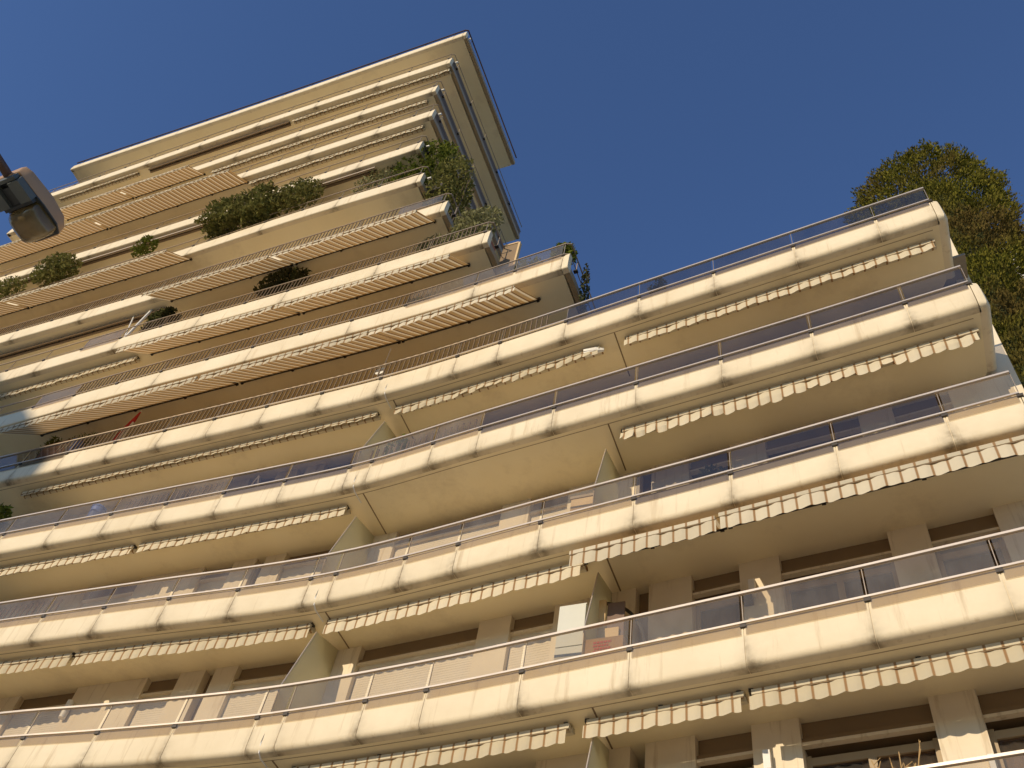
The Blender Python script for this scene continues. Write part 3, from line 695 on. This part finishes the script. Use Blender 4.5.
# cypress beyond the end of the wing
tx, ty, R0, TOP = 3.90, 16.6, 2.20, 33.4
tr = thing('cypress_tree', (tx, ty, 0), 'broad round-topped cypress tree towering behind the end of the lower wing', 'tree')
def crown(n, size, rs0, rs1):
    z = rng.uniform(9, TOP, n); a = rng.uniform(0, 2 * math.pi, n)
    h = np.clip((TOP - z) / 2.3, 0, 1); prof = np.sqrt(np.clip(1 - (1 - h) ** 3.0, 0, 1)) * (1 - .17 * np.clip((TOP - 3.5 - z) / 11, 0, 1))
    prof = prof * np.clip((z - 8.6) / 2.5, .25, 1) ** .5
    lump = np.zeros(n)
    for (f, g, ph, am) in ((3, .9, .3, .03), (5, 1.7, 1.2, .04), (9, 3.1, 4., .06), (17, 6.1, 2.2, .10)): lump += am * np.sin(f * a + ph + 1.3 * np.sin(g * z * .5)) * np.cos(g * z + ph * 2)
    rr = R0 * prof * (1 + lump) * (rs0 + (rs1 - rs0) * rng.random(n) ** .6)
    p = np.stack([tx + rr * np.cos(a), ty + rr * np.sin(a), z], 1)
    o = np.stack([np.cos(a), np.sin(a), np.full(n, .9)], 1); t = o + rng.normal(size=(n, 3)) * .55; t /= np.linalg.norm(t, axis=1)[:, None]
    q = np.cross(t, rng.normal(size=(n, 3))); q /= np.linalg.norm(q, axis=1)[:, None]
    s = size * rng.uniform(.5, 1.35, n)[:, None]
    return np.stack([p - t * s, p + q * s * .42, p + t * s, p - q * s * .42], 1).reshape(-1, 3)
leaf_obj('crown', np.concatenate([crown(270000, .050, .80, 1.03), crown(12000, .055, 1.0, 1.07)]), MT['cypress'], tr)
m = MB(); m.tube([(tx, ty, 0), (tx, ty, 8), (tx + .1, ty, 18), (tx, ty, TOP - 3)], [.34, .28, .2, .05], 12); m.build('trunk', MT['bark'], tr, smooth=True)
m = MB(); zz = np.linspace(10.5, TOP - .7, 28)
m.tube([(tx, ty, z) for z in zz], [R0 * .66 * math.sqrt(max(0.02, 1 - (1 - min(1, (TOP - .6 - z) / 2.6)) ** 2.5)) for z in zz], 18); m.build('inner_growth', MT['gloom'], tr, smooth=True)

# white block far behind the tree, just inside the frame
wb = thing('white_building', (13, 30, 0), 'white rendered block glimpsed behind the cypress at the picture edge', 'building')
m = MB(); m.box((7.6, 25, 0), (22, 37, 43)); m.build('wall', MT['white'], wb)
for i in range(10):
    zc = 12 + 3.1 * i
    m = MB(); m.box((8.6, 24.1, zc), (21.5, 24.98, zc + .16)); m.box((8.6, 24.1, zc + .165), (21.5, 24.2, zc + .95)); m.build('balcony', MT['white'], wb)
    for x in (9.2, 13.2, 17.2):
        m = MB(); m.box((x, 24.985, zc + .2), (x + 1.6, 24.998, zc + 2.3)); m.build('window', MT['pane'], wb)

# ------------------------------------------------------------------ things on the balconies
f1 = floor_z(1)
# tall white board
y = front(1, -4.3) + .55
r = thing('white_cabinet', (-4.32, y, f1), 'tall white cabinet standing left of the cardboard box by the frosted screen', 'cabinet')
m = MB(); m.box((-4.55, y - .18, f1 + .01), (-4.12, y + .18, RZ(1) + .84)); m.build('body', MT['offwhite'], r)
m = MB(); m.box((-4.545, y - .196, f1 + .05), (-4.125, y - .182, RZ(1) + .02)); m.build('lower_door', MT['offwhite'], r)
m = MB(); m.box((-4.545, y - .196, RZ(1) + .04), (-4.125, y - .182, RZ(1) + .82)); m.build('upper_door', MT['offwhite'], r)
# cardboard box on a stool with red print
y = front(1, -3.7) + .26
r = thing('cardboard_box', (-3.72, y, f1), 'brown cardboard box with red printed lines leaning behind the glass railing', 'box')
m = MB(); m.box((-4.0, y - .12, RZ(1) - .62), (-3.43, y + .12, RZ(1) - .14)); m.box((-4.0, y - .12, f1 + .002), (-3.43, y + .12, RZ(1) - .625)); m.build('carton', MT['card'], r)
m = MB()
for i, (w0, w1) in enumerate(((0, .26), (.0, .22), (.02, .26), (.0, .18), (.03, .25))):
    zc = RZ(1) - .22 - .055 * i; xx = w0
    while xx < w1:
        ww = random.uniform(.02, .05); m.box((-3.86 + xx, y - .128, zc - .017), (-3.86 + min(xx + ww, w1), y - .1215, zc + .017)); xx += ww + .010
m.build('print', MT['redprint'], r)
# tan board, and the shadow beside it built as a dark panel
y = front(1, -3.8) + .62
r = thing('wooden_board', (-3.87, y, f1), 'pale tan wooden panel standing upright behind the cardboard box', 'board')
m = MB(); m.box((-4.02, y - .02, f1 + .004), (-3.66, y + .02, RZ(1) + .45)); m.box((-4.02, y - .02, RZ(1) + .455), (-3.88, y + .02, RZ(1) + 1.02)); m.build('panel', MT['tan'], r)
m = MB(); m.box((-3.87, y + .03, RZ(1) - .4), (-3.60, y + .06, RZ(1) + .98)); m.build('shadow_panel', MT['board_shadow'], r)
# hoop
m = MB(); y = front(1, -3.5) + .85; cx, cz, rr = -4.05, RZ(1) + .12, .86
m.tube([(cx + rr * .85 * math.cos(t) + .0, y, cz + rr * 1.2 * math.sin(t)) for t in np.linspace(-1.35, 1.5, 26)], .028, 8)
tag(m.build('curved_hoop', MT['dark'], None, smooth=True), 'thin black curved hoop rising beside the wooden panel', 'hoop')
# red parasol, closed
x, y = -17.1, front(4, -17.1) + .35
r = thing('folded_parasol', (x, y, floor_z(4)), 'closed red parasol with white trim leaning above the bar railing', 'parasol')
top = Vector((x + .04, y, RZ(4) + 1.28)); bot = Vector((x - .24, y, floor_z(4) + .02))
m = MB(); m.tube([bot, top], .018, 8); m.build('pole', MT['white'], r)
m = MB(); ax = (top - bot).normalized(); m.tube([top - ax * .02, top - ax * .35, top - ax * .8, top - ax * 1.25, top - ax * 1.4], [.015, .05, .085, .11, .07], 10); m.build('canopy', MT['red'], r, smooth=True)
m = MB(); m.tube([top - ax * .55 + Vector((.11, -.03, 0)), top - ax * 1.3 + Vector((.16, -.03, 0))], [.03, .05], 8); m.build('tie', MT['white'], r, smooth=True)
# little dish aerial
x, y = -9.55, front(4, -9.55) + .16
r = thing('dish_aerial', (x, y, floor_z(4)), 'small white dish aerial on a thin pole above the wing joint', 'aerial')
m = MB(); m.tube([(x, y, floor_z(4) + .002), (x, y, RZ(4) + .95)], [.018, .012], 8); m.build('pole', MT['white'], r)
m = MB()
for i in range(6):
    a = i / 5 * .13; m.tube([(x, y - .06 - .14 * (a / .13) ** 2 + .14, RZ(4) - .05), (x, y - .06 - .14 * (a / .13) ** 2 + .155, RZ(4) - .05)], max(.02, a), 16)
m.build('dish', MT['white'], r, smooth=True)
# terracotta trough, blue pots
def tub(name, label, cat, k, x, z1, w, h, mat, d=.32, y=None):
    y = front(k, x) + d if y is None else y; r = thing(name, (x, y, floor_z(k)), label, cat)
    m = MB(); z0 = z1 - h
    m.tube([(x, y, z0), (x, y, z1 - .04), (x, y, z1 - .04), (x, y, z1)], [w * .38, w * .46, w * .5, w * .5], 16); m.build('pot', mat, r, smooth=True)
    m = MB()
    for dx in (-.3, .3): m.box((x + dx * w - .02, y - .05, floor_z(k) + .002), (x + dx * w + .02, y + .05, z0))
    m.box((x - .42 * w, y - .14, z0 - .03), (x + .42 * w, y + .14, z0 - .002)); m.build('stand', MT['dark'], r); return r
m = MB(); x = -19.0; y = front(4, x) + .22; m.box((x - .42, y - .1, RZ(4) - .45), (x + .42, y + .1, RZ(4) + .18)); m.box((x - .46, y - .12, RZ(4) + .1805), (x + .46, y + .12, RZ(4) + .24))
for dx in (-.35, .35): m.box((x + dx - .03, y - .08, floor_z(4) + .002), (x + dx + .03, y + .08, RZ(4) - .451))
tag(m.build('terracotta_trough', MT['terra']), 'long terracotta plant trough behind the bars under the airy plant', 'planter')
tub('blue_pot', 'blue pot behind the bars beside the terracotta trough', 'pot', 4, -18.42, RZ(4) + .22, .34, .5, MT['blue'], .24)
tub('blue_bucket', 'blue bucket behind the glass of the lower wing, below the red parasol', 'bucket', 3, -16.1, RZ(3) + .12, .36, .5, MT['blue'], .3)
# white poles on the tower
x, y = -20.1, front(6, -20.1) + .35
r = thing('folded_airer', (x, y, floor_z(6)), 'white V-shaped folded rack sticking up above the tower railing', 'rack')
m = MB(); m.tube([(x, y, floor_z(6) + .01), (x + .02, y, RZ(6) + .1), (x + .36, y, RZ(6) + 2.3)], .045, 8); m.build('long_pole', MT['white'], r)
m = MB(); m.tube([(x, y + .03, floor_z(6) + .01), (x - .02, y + .03, RZ(6) + .1), (x - .5, y + .03, RZ(6) + 1.9)], .022, 8); m.build('short_pole', MT['white'], r)
# stepladder tip
x, y = -12.1, front(3, -12.1) + .45
r = thing('stepladder', (x, y, floor_z(3)), 'brown A-shaped stepladder tip poking above the rail of the lower wing', 'stepladder')
for s in (-1, 1):
    m = MB(); m.tube([(x + s * .42, y, floor_z(3) + .002), (x, y, RZ(3) + .42)], .022, 6); m.tube([(x + s * .42, y + .3, floor_z(3) + .002), (x, y + .05, RZ(3) + .42)], .022, 6); m.build('leg', MT['frame'], r)
m = MB()
for i in range(1, 5):
    z = floor_z(3) + .28 * i; h = .42 * (1 - .28 * i / 1.5); m.box((x - h, y - .03, z), (x + h, y + .05, z + .025))
m.build('tread', MT['frame'], r)
# folding chair behind the glass
x, y = -1.62, front(2, -1.62) + .55; fz = floor_z(2)
r = thing('folding_chair', (x, y, fz), 'pale folding chair standing behind tinted glass beside a dark plant', 'chair')
m = MB(); m.box((x - .22, y - .2, fz + .44), (x + .22, y + .2, fz + .47)); m.build('seat', MT['tan'], r)
m = MB(); m.box((x - .22, y + .17, fz + .72), (x + .22, y + .2, fz + 1.3)); m.build('backrest', MT['tan'], r)
for sx in (-.2, .2):
    m = MB(); m.tube([(x + sx, y - .2, fz + .002), (x + sx, y + .19, fz + 1.3)], .014, 6); m.build('leg', MT['rail'], r)
    m = MB(); m.tube([(x + sx, y + .2, fz + .002), (x + sx, y - .18, fz + .44)], .014, 6); m.build('leg', MT['rail'], r)
# storage box by the upper screen
x, y = -4.28, front(2, -4.28) + .42; fz = floor_z(2)
r = thing('storage_box', (x, y, fz), 'tan storage chest behind the glass left of the frosted screen, second balcony up', 'chest')
m = MB(); m.box((x - .2, y - .15, fz + .002), (x + .2, y + .15, RZ(2) + .10)); m.build('body', MT['tan'], r)
m = MB(); m.box((x - .22, y - .17, RZ(2) + .102), (x + .22, y + .17, RZ(2) + .16)); m.build('lid', MT['frame'], r)
# planted screen on the tower flank
x, y = -7.35, front(6, -7.5) + .9
r = thing('trellis_screen', (x, y, floor_z(6) - 1.2), 'tall tan screen panel on the tower flank beside dark climbing leaves', 'screen')
m = MB(); m.box((x - .22, y - .03, floor_z(6) - .1), (x + .22, y + .03, RZ(6) + .1)); m.build('panel', MT['shutter'], r)
m = MB(); m.box((x + .225, y - .05, floor_z(6) - .1), (x + .28, y + .05, RZ(6) + .12)); m.box((x - .22, y - .05, RZ(6) + .105), (x + .22, y + .05, RZ(6) + .16)); m.build('frame', MT['tan'], r)

# ------------------------------------------------------------------ street lamp
LH = 5.75 + EYE                              # underside of the lamp head
sc_ = 5.75 / 6.4
yaw = Matrix.Rotation(math.radians(30), 3, 'Z')
near = yaw @ Vector((-3.985 * sc_, 3.93 * sc_, 0)); far = yaw @ Vector((-3.745 * sc_, 4.31 * sc_, 0)); near.z = far.z = LH
ax = (far - near).normalized(); wd = Vector((ax.y, -ax.x, 0)); up = Vector((0, 0, 1)); Lh = (far - near).length
pole_xy = near - ax * 1.9
lamp = thing('street_lamp', (pole_xy.x, pole_xy.y, .13), 'street lamp head with tan shell and yellowed bowl on a brown arm', 'street lamp')
def pl(a, w, z): return near + ax * a + wd * w + up * z
def loft(rings):
    m = MB(); n = len(rings[0]); m.add([p for r_ in rings for p in r_], [(i * n + j, i * n + (j + 1) % n, (i + 1) * n + (j + 1) % n, (i + 1) * n + j) for i in range(len(rings) - 1) for j in range(n)] + [tuple(range(n)), tuple((len(rings) - 1) * n + j for j in reversed(range(n)))]); return m
def ring(a, hw, z0, z1, rnd=.03):            # rounded section across the lamp
    return [pl(a, s, z) for s, z in ((-hw, z0), (-hw, z1 - rnd), (-hw + rnd * .4, z1 - rnd * .4), (-hw + rnd, z1), (hw - rnd, z1), (hw - rnd * .4, z1 - rnd * .4), (hw, z1 - rnd), (hw, z0))]
HW = .14
m = loft([ring(-.06, HW * .78, .02, .10), ring(-.05, HW * .86, .01, .125), ring(.0, HW * .93, 0, .14), ring(Lh * .5, HW, 0, .15), ring(Lh * .85, HW * .98, 0, .13), ring(Lh * 1.0, HW * .8, 0, .10), ring(Lh * 1.05, HW * .55, .01, .07)])
m.build('shell', MT['lampbody'], lamp, smooth=True)
m = loft([[pl(a, s, z) for s, z in ((-hw, -.012), (-hw, -.001), (hw, -.001), (hw, -.012))] for a, hw in ((-.04, HW * .84), (Lh * .5, HW * 1.02), (Lh * .86, HW * .99), (Lh * 1.02, HW * .75))]); m.build('rim', MT['lampdark'], lamp)
m = MB()                                     # gear compartment sides and dark recess near the arm
for s in (-1, 1): m.obox(pl(Lh * .12, s * HW * .66, -.045), (ax, wd, up), (Lh * .19, .045, .033))
m.obox(pl(-.045, 0, -.03), (ax, wd, up), (.012, HW * .82, .028)); m.build('gear_cover', MT['lampgrey'], lamp)
m = MB(); m.obox(pl(Lh * .16, 0, -.03), (ax, wd, up), (Lh * .16, HW * .38, .017)); m.build('gear_recess', MT['lampdark'], lamp)
m = MB(); nb, ns = 14, 20; V = []              # the bowl
a0, a1 = Lh * .36, Lh * .99
for i in range(nb + 1):
    t = i / nb; a = a0 + (a1 - a0) * t; pr = (1 - abs(2 * t - 1) ** 3.2) ** .5 if 0 < t < 1 else .02
    hw = HW * .88 * (.55 + .45 * min(1, pr * 1.2)) if 0 < t < 1 else HW * .45; dp = .15 * max(pr, .02)
    for j in range(ns + 1):
        w = math.pi * j / ns; cx_ = math.cos(w); sx_ = math.sin(w)
        V.append(pl(a, hw * (abs(cx_) ** .75) * (1 if cx_ >= 0 else -1), -.012 - dp * sx_ ** .8))
m.add(V, [(i * (ns + 1) + j, i * (ns + 1) + j + 1, (i + 1) * (ns + 1) + j + 1, (i + 1) * (ns + 1) + j) for i in range(nb) for j in range(ns)])
m.build('bowl', MT['lens'], lamp, smooth=True)
m = MB(); m.obox(pl(Lh * .345, 0, -.035), (ax, wd, up), (.012, HW * .86, .024)); m.build('clip', MT['lampdark'], lamp)
m = MB(); m.tube([pl(.05, 0, .03), pl(-.1, 0, .045), pl(-.7, 0, .09), pl(-1.6, 0, .12), pl(-1.85, 0, .08), pl(-1.9, 0, -.15)], .032, 12); m.build('arm', MT['pole'], lamp, smooth=True)
px, py = pl(-1.9, 0, 0).x, pl(-1.9, 0, 0).y
m = MB(); m.tube([(px, py, .13), (px, py, 1.4), (px, py, LH - .1)], [.09, .075, .05], 16); m.build('pole', MT['pole'], lamp, smooth=True)
m = MB(); m.tube([(px, py, .131), (px, py, .30)], [.17, .12], 16); m.build('base', MT['pole'], lamp, smooth=True)

# block across the street, behind the viewer: its shadow falls on the far end of the facade
nb_ = thing('stepped_building', (-40, -32, 0), 'plain stepped block across the street whose shadow falls on the far end of the facade', 'building')
m = MB(); m.box((-64, -40, 0), (-28.4, -26, 22.6)); m.box((-63, -39, 22.6), (-33.8, -26.5, 35.2)); m.box((-62, -39, 35.2), (-37, -26.8, 38.2)); m.build('wall', MT['wall'], nb_)
for z in range(3, 31, 3):
    for x in range(-58, -27, 4):
        if x > -33 or (z > 18 and x > -39): continue
        w = MB(); yy = -26 if z < 20 else -26.5; w.box((x, yy + .002, z), (x + 1.4, yy + .03, z + 1.6)); w.build('window', MT['pane'], nb_)

# ------------------------------------------------------------------ camera, light, sky
p, r_, f = math.radians(53.5), None, 1000.0
vx, vy = 670 - 512, -340 - 384
roll = math.atan2(vx, -vy); p = math.atan2(f, math.hypot(vx, vy))
fw = Vector((0, math.cos(p), math.sin(p))); upv = Vector((0, -math.sin(p), math.cos(p))); rt = Vector((1, 0, 0))
rt, upv = math.cos(roll) * rt + math.sin(roll) * upv, -math.sin(roll) * rt + math.cos(roll) * upv
Rz = Matrix.Rotation(math.radians(30), 3, 'Z'); fw, upv, rt = Rz @ fw, Rz @ upv, Rz @ rt
cam = bpy.data.cameras.new('camera'); co = bpy.data.objects.new('camera', cam); col.objects.link(co)
cam.sensor_width = 36; cam.lens = f / 1024 * 36; cam.clip_end = 3000; cam.clip_start = .05
M4 = Matrix((rt, upv, -fw)).transposed().to_4x4(); M4.translation = Vector((0, 0, EYE)); co.matrix_world = M4
S.camera = co
EL, AZ = math.radians(17), math.radians(17)
sd = Vector((-math.sin(AZ) * math.cos(EL), -math.cos(AZ) * math.cos(EL), math.sin(EL)))
sl = bpy.data.lights.new('sun', 'SUN'); sl.energy = 3.5; sl.angle = math.radians(.53); sl.color = (1.0, .83, .60)
so_ = bpy.data.objects.new('sun', sl); col.objects.link(so_); so_.rotation_euler = sd.to_track_quat('Z', 'Y').to_euler()
W = bpy.data.worlds.new('World'); S.world = W; W.use_nodes = True; nt = W.node_tree; nt.nodes.clear()
sky = nt.nodes.new('ShaderNodeTexSky'); sky.sky_type = 'NISHITA'; sky.sun_disc = False; sky.sun_elevation = EL; sky.sun_rotation = math.radians(180 + 17)
sky.air_density = 1.0; sky.dust_density = 0.0; sky.ozone_density = 5.0; sky.altitude = 100
bg = nt.nodes.new('ShaderNodeBackground'); bg.inputs[1].default_value = .15; ow = nt.nodes.new('ShaderNodeOutputWorld')
hs = nt.nodes.new('ShaderNodeHueSaturation'); hs.inputs['Saturation'].default_value = 1.0; hs.inputs['Hue'].default_value = .507; hs.inputs['Value'].default_value = .98
nt.links.new(sky.outputs[0], hs.inputs['Color']); nt.links.new(hs.outputs[0], bg.inputs[0]); nt.links.new(bg.outputs[0], ow.inputs[0])
S.view_settings.view_transform = 'Standard'; S.view_settings.look = 'None'; S.view_settings.gamma = 1; S.view_settings.exposure = 0.15
S.view_settings.use_curve_mapping = False
S.cycles.max_bounces = 8; S.cycles.diffuse_bounces = 5; S.cycles.transparent_max_bounces = 12; S.cycles.use_denoising = True
